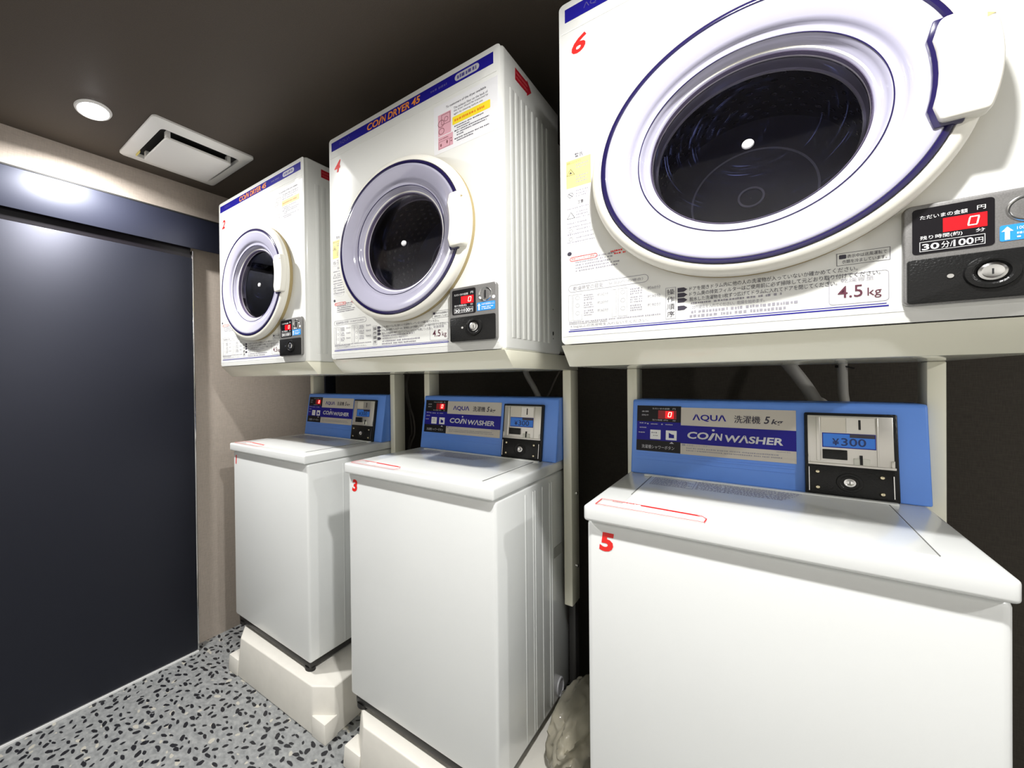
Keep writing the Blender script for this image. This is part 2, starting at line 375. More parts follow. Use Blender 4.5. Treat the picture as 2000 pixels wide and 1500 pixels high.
XD = -1.859
d = struct(empty('door_1', (XD, 0.4, 0)), 'dark navy sliding door slab in the left wall')
ORIGIN[0] = Vector((XD, 0.4, 0))
MB().box((XD-.034, -.32, .012), (XD, .925, 1.812)).build('door_slab', NAVYDOOR, d, bevel=.0015)
MB().box((XD-.036, .9255, .012), (XD+.001, .933, 1.845)).build('edge_strip', CHROME, d, bevel=.0008)
MB().box((XD-.02, -.32, 0.0005), (XD+.004, .93, .008)).build('floor_track', WHITEINK, d)
ORIGIN[0] = Vector((0, 0, 0))
XH = -1.850
t2 = struct(empty('trim_2', (XH, 0.4, 1.855)), 'navy metal track cover above the sliding door')
ORIGIN[0] = Vector((XH, 0.4, 1.855))
MB().box((XH-.004, YF+.02, 1.855), (XH, 1.08, 1.9975)).build('cover_face', NAVYHDR, t2, bevel=.001)
MB().box((XW+.0005, YF+.02, 1.90), (XH-.004, 1.08, 1.9965)).build('track_box', BLACKFLAT, t2)
MB().box((XW+.0005, YF+.02, 1.8135), (XD-.012, .925, 1.90)).build('rail_recess', BLACKFLAT, t2)
MB().box((XW+.0005, YF+.02, 1.998), (XH+.0008, 1.082, 2.004)).build('top_strip', DARKGAP, t2)
ORIGIN[0] = Vector((0, 0, 0))

# ceiling lamps: recessed downlights, one seen, two further along the corridor
def downlight(x, y, label):
    o = tag(empty('downlight', (x, y, ZC)), label, 'ceiling light', 'round downlights along the corridor')
    mp = lambda u, v, dd: (u, v, -dd)
    ORIGIN[0] = Vector((0, 0, 0))
    MB().lathe([(.044, 0.0005), (.044, .003), (.048, .006), (.054, .005), (.057, .0005)], mp, 0, 0, 48).build('trim_ring', VENTM, o)
    MB().lathe([(.0435, .0008), (.0425, .0040), (.034, .0085), (.020, .0112), (.0002, .0120)], mp, 0, 0, 40).build('lamp_lens', LENS, o)
    L = bpy.data.lights.new('lamp_light', 'AREA'); L.shape = 'DISK'; L.size = .085; L.energy = LAMP_W; L.spread = math.radians(166); L.color = (1.0, 0.99, 0.97)
    lo = bpy.data.objects.new('lamp_light', L); C.objects.link(lo); lo.parent = o; lo.location = (0, 0, -.0145)
    return o
downlight(-1.605, .455, 'lit round white downlight in the dark ceiling above the sliding door')
downlight(0.0, .455, 'round downlight in the ceiling in front of the dryer marked 6')
downlight(1.605, .455, 'round downlight in the ceiling at the right end of the corridor')

# ceiling vent
vx0, vx1, vy0, vy1 = -1.822, -1.482, .604, 1.018
v = tag(empty('ceiling_vent', ((vx0+vx1)/2, (vy0+vy1)/2, ZC)), 'white square ceiling vent with a dropped centre panel, beside the downlight', 'vent')
ORIGIN[0] = v.location.copy()
mp = lambda u, vv, dd: (u, vv, ZC-dd)
f = MB(); outer = rrect(vx0, vy0, vx1, vy1, .016, 5); ix0, ix1, iy0, iy1 = vx0+.042, vx1-.040, vy0+.046, vy1-.046
inner = rrect(ix0, iy0, ix1, iy1, .016, 5); n = len(outer)
mid = rrect(vx0+.006, vy0+.006, vx1-.006, vy1-.006, .014, 5)
vs = [mp(*p, .0005) for p in outer]+[mp(*p, .007) for p in outer]+[mp(*p, .012) for p in mid]+[mp(*p, .016) for p in inner]+[mp(*p, .001) for p in inner]
fs = []
for k in range(4):
    for i in range(n): fs.append((k*n+i, k*n+(i+1) % n, (k+1)*n+(i+1) % n, (k+1)*n+i))
f.add(vs, fs).build('frame', VENTM, v)
MB().rect(ix0-.002, iy0-.002, ix1+.002, iy1+.002, mp, .0008, .0016).build('dark_opening', DARKGAP, v)  # black plate painted as the shade inside the vent recess
MB().rect(ix0+.022, iy0+.026, ix1-.022, iy1-.024, mp, .024, .034, .012, 4).build('centre_panel', VENTM, v, bevel=.003)
for k, (px, py) in enumerate(((ix0+.034, iy0+.036), (ix1-.034, iy0+.036), (ix0+.034, iy1-.036), (ix1-.034, iy1-.036))):
    MB().box((px-.008, py-.008, ZC-.0245), (px+.008, py+.008, ZC-.0014)).build('spacer', VENTM, v)
MB().box((ix0+.012, iy0+.001, ZC-.022), (ix0+.05, iy0+.004, ZC-.003)).build('yellow_tag', PALEYEL, v)
ORIGIN[0] = Vector((0, 0, 0))

# ------------------------------------------------------------------ coin dryer (built around x = 0, front plane y = 0, bottom z = 0)
DW, DH, DD = .2915, .7246, .40
FR = lambda u, v_, dd: (u, -dd, v_)              # front face
def segdigit(mb, u0, v0, u1, v1, mp, d_, t=.0028, sl=.15):
    """a seven-segment 0"""
    hh = v1-v0; sh = lambda v_: (v_-v0)*sl
    def seg(a, b, c, e):
        mb.prism([(a+sh(b), b), (c+sh(b), b), (c+sh(e), e), (a+sh(e), e)], mp, d_, d_+.0002)
    g = t*.3; vm = (v0+v1)/2
    seg(u0+g, v0, u1-g, v0+t); seg(u0+g, v1-t, u1-g, v1)
    for a in (u0, u1-t):
        seg(a, v0+t+g*.4, a+t, vm-g*.4); seg(a, vm+g*.4, a+t, v1-t-g*.4)
    return mb

def make_dryer():
    root = empty('coin_dryer', (0, 0, 0)); ORIGIN[0] = Vector((0, 0, 0))
    # cabinet: front shell with rounded side edges, ribbed sides and a narrower rear housing
    b = MB()
    prof = [(-DW, .012), (-DW+.012, 0.003), (DW-.012, .003), (DW, .015), (DW, DD), (-DW, DD)]
    np_ = len(prof)      # the front is left open for the drum
    b.add([(x, y, 0) for x, y in prof]+[(x, y, DH) for x, y in prof], [tuple(reversed(range(np_))), tuple(range(np_, 2*np_))]+[(i, (i+1) % np_, np_+(i+1) % np_, np_+i) for i in range(np_) if i != 1])
    cab = b.build('cabinet', ENAMEL, root, bevel=.006, seg=3)
    for sx in (-1, 1):
        b = MB()
        for y0, y1 in ((.050, .072), (.082, .104), (.118, .140), (.150, .172), (.188, .210), (.222, .244), (.262, .284), (.296, .318)):
            xa = sx*DW; xb = sx*(DW+.0010)
            b.box((min(xa, xb)-.0005*(sx > 0), y0, .030), (max(xa, xb)+.0005*(sx < 0), y1, .640))
        b.build('side_ribs', ENAMEL, cab, bevel=.0007)
    MB().box((-DW+.02, DD, .01), (DW-.02, .545, DH-.05)).build('rear_housing', ENAMEL, cab, bevel=.01)
    b = MB(); sd = lambda u, v_, dd: (DW+dd, u, v_)
    b.disc(.337, .06, .006, sd, .0003, .0010, 16, .75); b.disc(.338, .13, .0018, sd, .0003, .0008, 8); b.disc(.338, .045, .0018, sd, .0003, .0008, 8)
    b.build('side_holes', DARKGAP, cab)
    # front panel
    fp = MB().holed(rrect(-DW+.001, .001, DW-.001, DH-.002, .010, 5), .001, .319, .190, FR, -.0015, .0).build('front_panel', ENAMEL, root, bevel=.0008)
    MB().rect(-DW+.006, .6585, DW-.010, .6605, FR, 0, .0008).build('panel_ridge', ENAMEL, fp)
    MB().rect(-DW+.004, .0175, DW-.01, .0185, FR, 0, .0006).build('panel_ridge', ENAMEL, fp)
    # title stripe
    st = MB().rect(-.2785, .681, .2735, .7085, FR, 0, .0006).build('title_stripe', BLUEBAR, root)
    b = MB().text('CO', -.1235, .6845, -.0790, .7040, FR, .0009, .15, .025)
    b.prism([(-.0810, .6840), (-.0755, .6840), (-.0655, .7030), (-.0710, .7030)], FR, .0006, .0009)
    b.disc(-.0690, .7062, .0018, FR, .0006, .0009, 10)
    b.text('N', -.0665, .6845, -.0510, .7040, FR, .0009, .15, .025).text('DRYER', -.0440, .6845, .0325, .7040, FR, .0009, .15, .025).text('45', .0390, .6845, .0675, .7040, FR, .0009, .15, .025)
    b.build('title_lettering', ORANGE, st)
    MB().text('ΛQUΛ', -.243, .689, -.195, .701, FR, .0009).build('maker_lettering', DIMINK, st)
    b = MB().rect(.172, .686, .238, .7035, FR, .0006, .0009, .0085, 6); b.build('dryer_badge', PALEINK, st)
    MB().lines(.179, .690, .232, .0095, FR, .001, 4).build('badge_print', DIMINK, st)
    MB().lines(.100, .691, .150, .006, FR, .0007, 5).build('model_print', DIMINK, st)
    # number sticker
    nb = MB().text('6', -.266, .606, -.238, .643, FR, .0006, .28, .03).build('number_sticker', REDINK, root)
    # warning label down the left side
    wl = MB().rect(-.2795, .205, -.231, .405, FR, 0, .0003).build('warning_label', FILM, root)
    MB().rect(-.2785, .330, -.232, .388, FR, .0003, .0005).build('yellow_block', PALEYEL, wl)
    b = MB().text('警告', -.262, .391, -.246, .400, FR, .0006, 0, .003)
    b.text('爆発火災のおそれ', -.277, .380, -.250, .385, FR, .0006)
    tri = lambda cu, cv, s_: [(cu-s_, cv-s_*.8), (cu+s_, cv-s_*.8), (cu, cv+s_*.9)]
    def outline_tri(cu, cv, s_):
        p = tri(cu, cv, s_)
        for i in range(3):
            (a, c), (e, g) = p[i], p[(i+1) % 3]; ln = math.hypot(e-a, g-c); nx, ny = -(g-c)/ln*.0004, (e-a)/ln*.0004
            b.prism([(a-nx, c-ny), (e-nx, g-ny), (e+nx, g+ny), (a+nx, c+ny)], FR, .0005, .0007)
    outline_tri(-.270, .363, .0075); b.prism(tri(-.270, .362, .0028), FR, .0005, .0007); outline_tri(-.270, .272, .0075)
    b.text('注意', -.258, .293, -.246, .301, FR, .0006, 0, .003)
    b.ring(-.2705, .315, .0046, .0053, FR, .0005, .0007, 20).prism([(-.2742, .3178), (-.2735, .3185), (-.2668, .3122), (-.2675, .3115)], FR, .0005, .0007)
    for cv in (.239, .222): b.ring(-.2705, cv, .0034, .0039, FR, .0004, .0006, 16)
    b.disc(-.2735, .192, .0042, FR, .0003, .0006, 16)
    b.build('warning_print', DARKINK, wl)
    b = MB()
    for k, (v_, u1) in enumerate(((.374, -.236), (.368, -.238), (.350, -.236), (.344, -.240), (.338, -.236), (.320, -.236), (.314, -.238), (.309, -.24), (.285, -.236), (.276, -.238), (.270, -.238), (.264, -.234), (.254, -.238), (.246, -.233), (.239, -.234), (.231, -.230), (.222, -.228), (.214, -.226))):
        b.lines(-.277 if v_ in (.285, .254, .246, .231, .214) else -.260, v_, u1, .0030, FR, .0005, k)
    for v_ in (.305, .258, .2265, .2105): b.rect(-.2785, v_, -.2365, v_+.0004, FR, .0004, .0006)
    b.build('small_print', GREYINK, wl)
    # lower print on the panel itself
    pr = MB().rect(-.2765, .0265, .1465, .0285, FR, 0, .0004).rect(-.2745, .0305, .1445, .0316, FR, 0, .0004).build('blue_rule_lines', BLUEBAR, root)
    ip = MB()
    ip.text('操', -.1085, .080, -.0975, .0905, FR, .0005).text('作', -.1085, .0665, -.0975, .077, FR, .0005).text('順', -.1085, .053, -.0975, .0635, FR, .0005).text('序', -.1085, .0395, -.0975, .050, FR, .0005)
    rows = (('ドアを開きドラム内に他の人の洗濯物が入っていないか確かめてください。', .0830, .118, .0075), ('ドラム奥の排気フィルターはご使用前に必ず掃除して元どおり取り付けてください。', .0735, .139, .0075),
            ('脱水した洗濯物を1枚ずつ広げてドラムに入れてドアを閉じてください。', .0640, .098, .0075))
    for s_, v_, u1, hh in rows: ip.text(s_, -.076, v_, u1, v_+hh, FR, .0005)
    for v_, dg in ((.0828, '1'), (.0733, '2'), (.0638, '3'), (.0500, '4')):
        ip.prism([(-.093, v_), (-.084, v_), (-.079, v_+.004), (-.084, v_+.008), (-.093, v_+.008)], FR, .0002, .0005)
    ip.text('表示中は送風運転で', .108, .1030, .1450, .1085, FR, .0005).text('衣類を冷ましています。', .103, .0955, .1450, .1010, FR, .0005)
    ip.rect(.1, .1028, .107, .1090, FR, .0002, .0005, .001, 2).frame(.0975, .0930, .148, .1115, .0005, FR, .0001, .0004)
    instr = ip.build('instruction_print', DARKINK, root)
    b = MB().text('100円硬貨を入れてください。乾燥を始めます。', -.074, .0500, .020, .0565, FR, .0005)
    b.lines(-.074, .0585, .040, .004, FR, .0003, 8); b.lines(-.074, .0425, .060, .005, FR, .0003, 9); b.lines(-.076, .0350, .045, .005, FR, .0003, 10)
    b.frame(-.1105, .0360, -.0955, .0935, .0006, FR, .0001, .0004)
    b.text('乾燥時間の目安', -.267, .1130, -.212, .1220, FR, .0005).text('（気温20℃の場合）', -.205, .1150, -.145, .1205, FR, .0005)
    o_ = rrect(-.276, .1105, -.137, .1250, .007, 6)
    for i in range(len(o_)):
        (a, c), (e, g) = o_[i], o_[(i+1) % len(o_)]; ln = math.hypot(e-a, g-c) or 1; nx, ny = -(g-c)/ln*.0004, (e-a)/ln*.0004
        b.prism([(a-nx, c-ny), (e-nx, g-ny), (e+nx, g+ny), (a+nx, c+ny)], FR, .0001, .0004)
    b.text('4.5kg以上の洗濯物を入れないでください。', -.273, .0345, -.137, .0410, FR, .0005)
    for k, v_ in enumerate((.0950, .0790, .0630)):
        b.text('約30分' if k < 2 else '約60分', -.222, v_, -.203, v_+.0065, FR, .0005); b.text('約60分' if k < 1 else '約90分', -.138, v_, -.118, v_+.0065, FR, .0005)
        for j in range(3):
            b.lines(-.247, v_+.004-.0045*j, -.229, .003, FR, .0003, 20+k*3+j); b.lines(-.166, v_+.004-.0045*j, -.146, .003, FR, .0003, 40+k*3+j)
        b.ring(-.259, v_+.002, .0035, .0040, FR, .0002, .0004, 12); b.ring(-.178, v_+.002, .0035, .0040, FR, .0002, .0004, 12)
    b.frame(-.2765, .0500, -.2690, .1045, .0004, FR, .0001, .0004).frame(-.2675, .0500, -.2510, .1045, .0004, FR, .0001, .0004).frame(-.197, .0500, -.1890, .1045, .0004, FR, .0001, .0004).frame(-.186, .0500, -.1710, .1045, .0004, FR, .0001, .0004)
    b.lines(-.275, .0452, -.118, .003, FR, .0003, 61); b.lines(-.275, .0420, -.205, .0025, FR, .0003, 62)
    b.text('乾燥容量', .1015, .0670, .1330, .0735, FR, .0005)
    o_ = rrect(.0900, .0350, .1465, .0790, .004, 4)
    for i in range(len(o_)):
        (a, c), (e, g) = o_[i], o_[(i+1) % len(o_)]; ln = math.hypot(e-a, g-c) or 1; nx, ny = -(g-c)/ln*.0003, (e-a)/ln*.0003
        b.prism([(a-nx, c-ny), (e-nx, g-ny), (e+nx, g+ny), (a+nx, c+ny)], FR, .0001, .0004)
    for k in range(5): b.lines(-.262 if k else -.225, .176-.006*k, -.190-.004*k+.02*(k > 2), .0035, FR, .0003, 80+k)
    b.build('pale_print', GREYINK, instr)
    MB().text('4.5', .0985, .0440, .1225, .0620, FR, .0006, 0, .005).text('kg', .1270, .0405, .1400, .0560, FR, .0006).build('capacity_print', MAROON, instr)
    b = MB(); o_ = rrect(-.2725, .1755, -.2220, .1835, .004, 6)
    for i in range(len(o_)):
        (a, c), (e, g) = o_[i], o_[(i+1) % len(o_)]; ln = math.hypot(e-a, g-c) or 1; nx, ny = -(g-c)/ln*.0005, (e-a)/ln*.0005
        b.prism([(a-nx, c-ny), (e-nx, g-ny), (e+nx, g+ny), (a+nx, c+ny)], FR, .0002, .0005)
    b.text('排気フィルターの掃除', -.270, .1772, -.2265, .1820, FR, .0006); b.lines(-.198, .1790, -.176, .0035, FR, .0004, 3); b.lines(-.192, .1735, -.172, .0035, FR, .0004, 5)
    b.build('red_print', REDINK, instr)
    # notice sheet, upper right
    ns = MB().rect(.109, .522, .284, .648, FR, 0, .0004).build('notice_sheet', SHEET, root)
    MB().rect(.122, .566, .160, .622, FR, .0004, .0006).build('pink_block', PINK, ns)
    MB().rect(.122, .532, .165, .564, FR, .0004, .0006).build('pink_block', PINK, ns)
    b = MB().frame(.132, .593, .158, .619, .0012, FR, .0006, .0008).ring(.131, .598, .008, .0095, FR, .0006, .0008, 20).ring(.146, .605, .005, .0062, FR, .0006, .0008, 16).ring(.132, .578, .007, .0085, FR, .0006, .0008, 20)
    b.frame(.1235, .5335, .1560, .5520, .0007, FR, .0006, .0008).disc(.130, .542, .0040, FR, .0006, .0008, 12, .6).disc(.148, .545, .0045, FR, .0006, .0008, 12, .5)
    b.lines(.125, .556, .152, .0028, FR, .0007, 7).lines(.158, .548, .163, .004, FR, .0007, 2).lines(.158, .541, .163, .004, FR, .0007, 1)
    b.build('pink_drawing', PINKD, ns)
    b = MB().text('To customers of the dryer available', .146, .6295, .255, .6370, FR, .0006, .1, .015)
    b.text('The exhaust filter on the back of', .168, .6190, .259, .6250, FR, .0006, 0, .006).text('the dryer should be inspected by', .168, .6110, .260, .6170, FR, .0006, 0, .006).text('again by cleaning before use', .168, .6030, .246, .6090, FR, .0006, 0, .006)
    k = 0
    for v_, u0, u1 in ((.573, .174, .250), (.567, .176, .212), (.561, .172, .262), (.555, .176, .256), (.549, .176, .196), (.541, .172, .262), (.535, .176, .222)):
        k += 1; b.lines(u0, v_, u1, .0032, FR, .0005, 100+k)
    for v_ in (.573, .561, .541): b.disc(.171, v_+.0015, .0018, FR, .0004, .0006, 8)
    b.build('notice_print', DARKINK, ns)
    MB().rect(.164, .580, .265, .600, FR, .0004, .0007, .002, 3).build('yellow_bar', YELLOW, ns)
    MB().lines(.170, .5865, .251, .0062, FR, .0008, 130).build('orange_print', ORTEXT, ns)
    # red arrow label on the right side
    ar = MB().prism([(.082, .703), (.082, .674), (.157, .674), (.157, .668), (.186, .6885), (.157, .709), (.157, .703)], sd, .0002, .0008).build('red_arrow_label', REDLABEL, root)
    MB().lines(.087, .690, .160, .006, sd, .0009, 6).lines(.087, .680, .160, .005, sd, .0009, 8).build('arrow_print', mat('faded_red_ink', (.55, .08, .09), .5), ar)
    # door
    cu, cv = .001, .319
    dr = MB().lathe([(.2150, .0150), (.2236, .0152), (.2238, .0270), (.2215, .033), (.2150, .0385), (.2075, .0400), (.2060, .0385), (.2060, .030), (.135, .006), (.135, .001)], FR, cu, cv, 128).build('door', CREAM, root, angle=50)
    MB().lathe([(.2165, .0002), (.2228, .0004), (.2228, .0150), (.2165, .0150)], FR, cu, cv, 128).build('door_gasket', TAN, dr)
    MB().lathe([(.2058, .0385), (.2055, .0415), (.2035, .0425), (.2005, .0425), (.1985, .0410)], FR, cu, cv, 128).build('window_rim', NAVYRIM, dr)
    wn = MB().lathe([(.1985, .0402), (.1970, .0420), (.1920, .0412), (.1660, .0325), (.1625, .0300), (.1600, .0270), (.1580, .0235), (.1545, .0222), (.1500, .0225), (.1465, .0205), (.1440, .0130), (.1400, .0080), (.1335, .0050), (.1310, .0000)], FR, cu, cv, 160).build('window_bowl', LILAC, dr, angle=80)
    MB().ring(cu, cv, .1475, .1487, FR, .0205, .0231, 128).build('bowl_line', NAVYRIM, dr)
    MB().lathe([(.1318, .0035), (.1320, .0055), (.1312, .0050), (.1308, -.006)], FR, cu, cv, 128).build('glass_edge', mat('smoky_violet_edge', (.12, .10, .16), .2), dr)
    MB().lathe([(.1309, -.0045), (.1306, -.0440), (.1285, -.0465)], FR, cu, cv, 128).build('window_collar', mat('mauve_grey_collar', (.46, .43, .47), .3), dr)
    MB().disc(cu, cv, .1303, FR, -.0135, -.0095, 96).build('window_glass', GLASS, dr)
    MB().lathe([(.0, -.0035), (.0045, -.0038), (.0070, -.0055), (.0078, -.0095)], FR, cu, cv, 24).build('centre_screw', WHITEINK, dr)
    # handle: a bowed block at three o'clock
    hp = []
    for a in range(-17, 18, 2): hp.append((cu+.2275*math.cos(math.radians(a)), cv+.2275*math.sin(math.radians(a))))
    hp += [(cu+.181, cv+.0660)]
    for q in range(1, 8):
        t_ = q/8; vv = .0580-.116*t_; hp.append((cu+.172+.0085*(1-(2*t_-1)**2), cv+vv))
    hp += [(cu+.181, cv-.0660)]
    MB().prism(hp, FR, .030, .0560).build('handle', CREAM, dr, bevel=.005, seg=3)
    hn = [(u_*1.0-.0045 if u_ < cu+.19 else u_-.018, cv+(v_-cv)*1.06) for u_, v_ in hp]
    MB().prism(hn, FR, .030, .0445).build('handle_recess', NAVYRIM, dr, bevel=.0015)
    MB().prism([(cu+.2140, cv+.052), (cu+.2200, cv+.048), (cu+.2140, cv+.046)], FR, .0555, .0563).build('handle_mark', TAN, dr)
    # drum
    dm = MB().lathe([(.1597, -.0492), (.160, -.06), (.160, -.30), (.02, -.315), (0.0005, -.315)], FR, cu, cv, 96).build('drum', DRUMM, root, angle=40)
    MB().lathe([(.1275, -.0480), (.1300, -.0470), (.1595, -.0490)], FR, cu, cv, 96).build('drum_lip', mat('grey_drum_lip', (.30, .29, .27), .4, metal=.3), dm)
    b = MB()
    for k in range(9):
        rr = -.065-.026*k
        for q in range(44):
            a = 2*math.pi*(q+.5*(k % 2))/44; ca, sa = math.cos(a), math.sin(a)
            def mpp(u_, v_, dd, ca=ca, sa=sa, rr=rr): return (cu+(.1595-dd)*ca-u_*sa, -(rr+v_), cv+(.1595-dd)*sa+u_*ca)
            b.ring(0, 0, .0034, .0052, mpp, 0.0, .0014, 8)
    b.build('drum_dimples', mat('dimple_metal', (.30, .30, .36), .25, metal=.8), dm)
    b = MB()
    for r_ in (.018, .098): b.ring(cu, cv, r_, r_+.0035, FR, -.314, -.306, 64)  # small hub ring; wide pale ring added to imitate arcs in the window glass
    b.build('drum_back_ribs', mat('pale_rib_metal', (.45, .45, .52), .35, metal=.4), dm)
    # coin box
    cb = MB().rect(.1575, .0225, .2815, .1600, FR, .0, .0130, .008, 5).build('coin_box', STEEL, root, bevel=.0025, seg=3)
    MB().rect(.1650, .0920, .2290, .1540, FR, .0130, .0136, .004, 4).build('display_panel', BLACKFLAT, cb)
    MB().rect(.1900, .1180, .2235, .1365, FR, .0136, .0139).build('display_window', REDLED, cb)
    segdigit(MB(), .2085, .1215, .2165, .1335, FR, .0139, .0013).build('display_digit', DIGIT, cb)
    b = MB().text('ただいまの金額', .1715, .1390, .2090, .1445, FR, .0138, 0, .003).text('円', .2160, .1405, .2225, .1460, FR, .0138, 0, .003)
    b.text('残り時間(約)', .1715, .1105, .2050, .1165, FR, .0138, 0, .003).text('分', .2150, .1120, .2220, .1165, FR, .0138, 0, .003)
    b.frame(.1710, .0955, .2220, .1085, .0005, FR, .0137, .0139)
    b.text('30', .1730, .0972, .1870, .1055, FR, .0139, 0, .02).text('分/', .1885, .0972, .1975, .1060, FR, .0139, 0, .003).text('100', .1980, .0972, .2135, .1060, FR, .0139, 0, .02).text('円', .2145, .0980, .2205, .1045, FR, .0139, 0, .003)
    b.build('display_print', WHITEINK, cb)
    sl = MB().lathe([(.0, .0090), (.010, .0095), (.0145, .0140), (.0160, .0150), (.0170, .0132)], FR, .2535, .1335, 40).build('coin_slot', CHROME, cb)
    MB().rect(.2525, .1245, .2550, .1430, FR, .0090, .0160).build('slot_gap', DARKGAP, cb)
    MB().disc(.2745, .1245, .0040, FR, .013, .0136, 16).build('round_sticker', WHITEINK, cb)
    MB().rect(.2325, .0950, .2780, .1150, FR, .0130, .0136, .002, 3).build('blue_label', SKYLABEL, cb)
    b = MB().prism([(.2360, .0965), (.2395, .0965), (.2395, .1070), (.2420, .1070), (.23775, .1130), (.2335, .1070), (.2360, .1070)], FR, .0136, .0139)
    b.text('100円硬貨投入口', .2445, .1075, .2760, .1125, FR, .0139, 0, .003); b.lines(.2445, .1020, .2740, .0028, FR, .0138, 1); b.lines(.2445, .0975, .2680, .0028, FR, .0138, 2)
    b.build('label_print', WHITEINK, cb)
    lp = MB().rect(.1600, .0245, .2795, .0850, FR, .0130, .0170, .004, 4).build('cash_door', BLACKPL, cb, bevel=.0015)
    MB().lathe([(.0130, .0170), (.0140, .0205), (.0160, .0215), (.0205, .0205), (.0215, .0170)], FR, .2260, .0580, 48).build('lock_ring', BLACKPL, cb)
    MB().lathe([(.0, .0210), (.0070, .0210), (.0085, .0215), (.0110, .0205), (.0120, .0168)], FR, .2260, .0580, 32).build('lock', CHROME, cb)
    MB().rect(.2253, .0545, .2267, .0615, FR, .0209, .0214).build('keyhole', DARKGAP, cb)
    MB().disc(.1950, .0580, .0028, FR, .0170, .0180, 14).build('rivet', CHROME, cb)
    return root

CX = (-1.436, -.726, -.016)
YD, ZD = .99, 1.3114
def place_dryer(o, i, num, label):
    o.location = (CX[i], YD, ZD)
    tag(o, label, 'clothes dryer', 'coin dryers on the upper row')
    if num != '6':
        st = find(o, 'number_sticker')
        mb = MB().text(num, -.266, .606, -.238, .643, FR, .0006, .28, .03)
        me = bpy.data.meshes.new('number_sticker'); me.from_pydata(mb.v, [], mb.f); me.materials.append(REDINK); st.data = me
dry = make_dryer()
d2 = copy_tree(dry); d4 = copy_tree(dry)
place_dryer(dry, 2, '6', 'white coin dryer with red number 6 and a round window, nearest and largest')
place_dryer(d4, 1, '4', 'white coin dryer with red number 4, between dryers 2 and 6')
place_dryer(d2, 0, '2', 'white coin dryer with red number 2, beside the sliding door')

FADED = mat('faded_grey_print', (.58, .57, .57), .5); FADEDY = mat('faded_yellow_print', (.60, .58, .22), .5); FADEDI = mat('faded_grey_drawing', (.38, .37, .37), .5)
for ch in d2.children_recursive:      # the sheet on this dryer has lost its colour
    k = ch.name.split('.')[0]
    if k in ('pink_block', 'yellow_bar', 'pink_drawing'):
        ch.data = ch.data.copy(); ch.data.materials[0] = {'pink_block': FADED, 'yellow_bar': FADEDY, 'pink_drawing': FADEDI}[k]
        if k != 'yellow_bar': ch.name = 'faded_block' if k == 'pink_block' else 'faded_drawing'

# ------------------------------------------------------------------ dryer stands
def make_stand():
    root = empty('dryer_stand', (0, 0, 0)); ORIGIN[0] = Vector((0, .99, 0))
    z1, zb = ZD-.0005, 1.266
    b = MB()
    x = DW+.001
    b.hexa([(-x, 1.045, zb), (x, 1.045, zb), (x, 1.56, zb), (-x, 1.56, zb)], [(-x, .992, z1), (x, .992, z1), (x, 1.56, z1), (-x, 1.56, z1)])
    b.build('tray', TRAYM, root, bevel=.002)
    for sx in (-1, 1):
        xc = .266*sx+.009
        MB().box((xc-.0125, 1.50, .50), (xc+.0125, 1.576, zb)).build('post', TRAYM, root, bevel=.003)
        MB().box((xc-.010, 1.535, 0.0), (xc+.010, 1.572, .50)).build('lower_leg', BASEBLK, root, bevel=.002)
        b = MB(); sd = lambda u, v_, dd: (xc+.0125+dd, u, v_)
        for zz in (.62, .86): b.disc(1.55, zz, .006, sd, 0, .003, 12)
        b.build('bolt', CHROME, root)
    return root
s0 = make_stand(); s0.location = (CX[2], .99, 0)
s1 = copy_tree(s0); s1.location = (CX[1], .99, 0)
s2 = copy_tree(s0); s2.location = (CX[0], .99, 0)
tag(s0, 'cream steel stand holding up the dryer marked 6', 'stand', 'steel stands under the dryers')
tag(s1, 'cream steel stand holding up the dryer marked 4', 'stand', 'steel stands under the dryers')
tag(s2, 'cream steel stand holding up the dryer marked 2', 'stand', 'steel stands under the dryers')

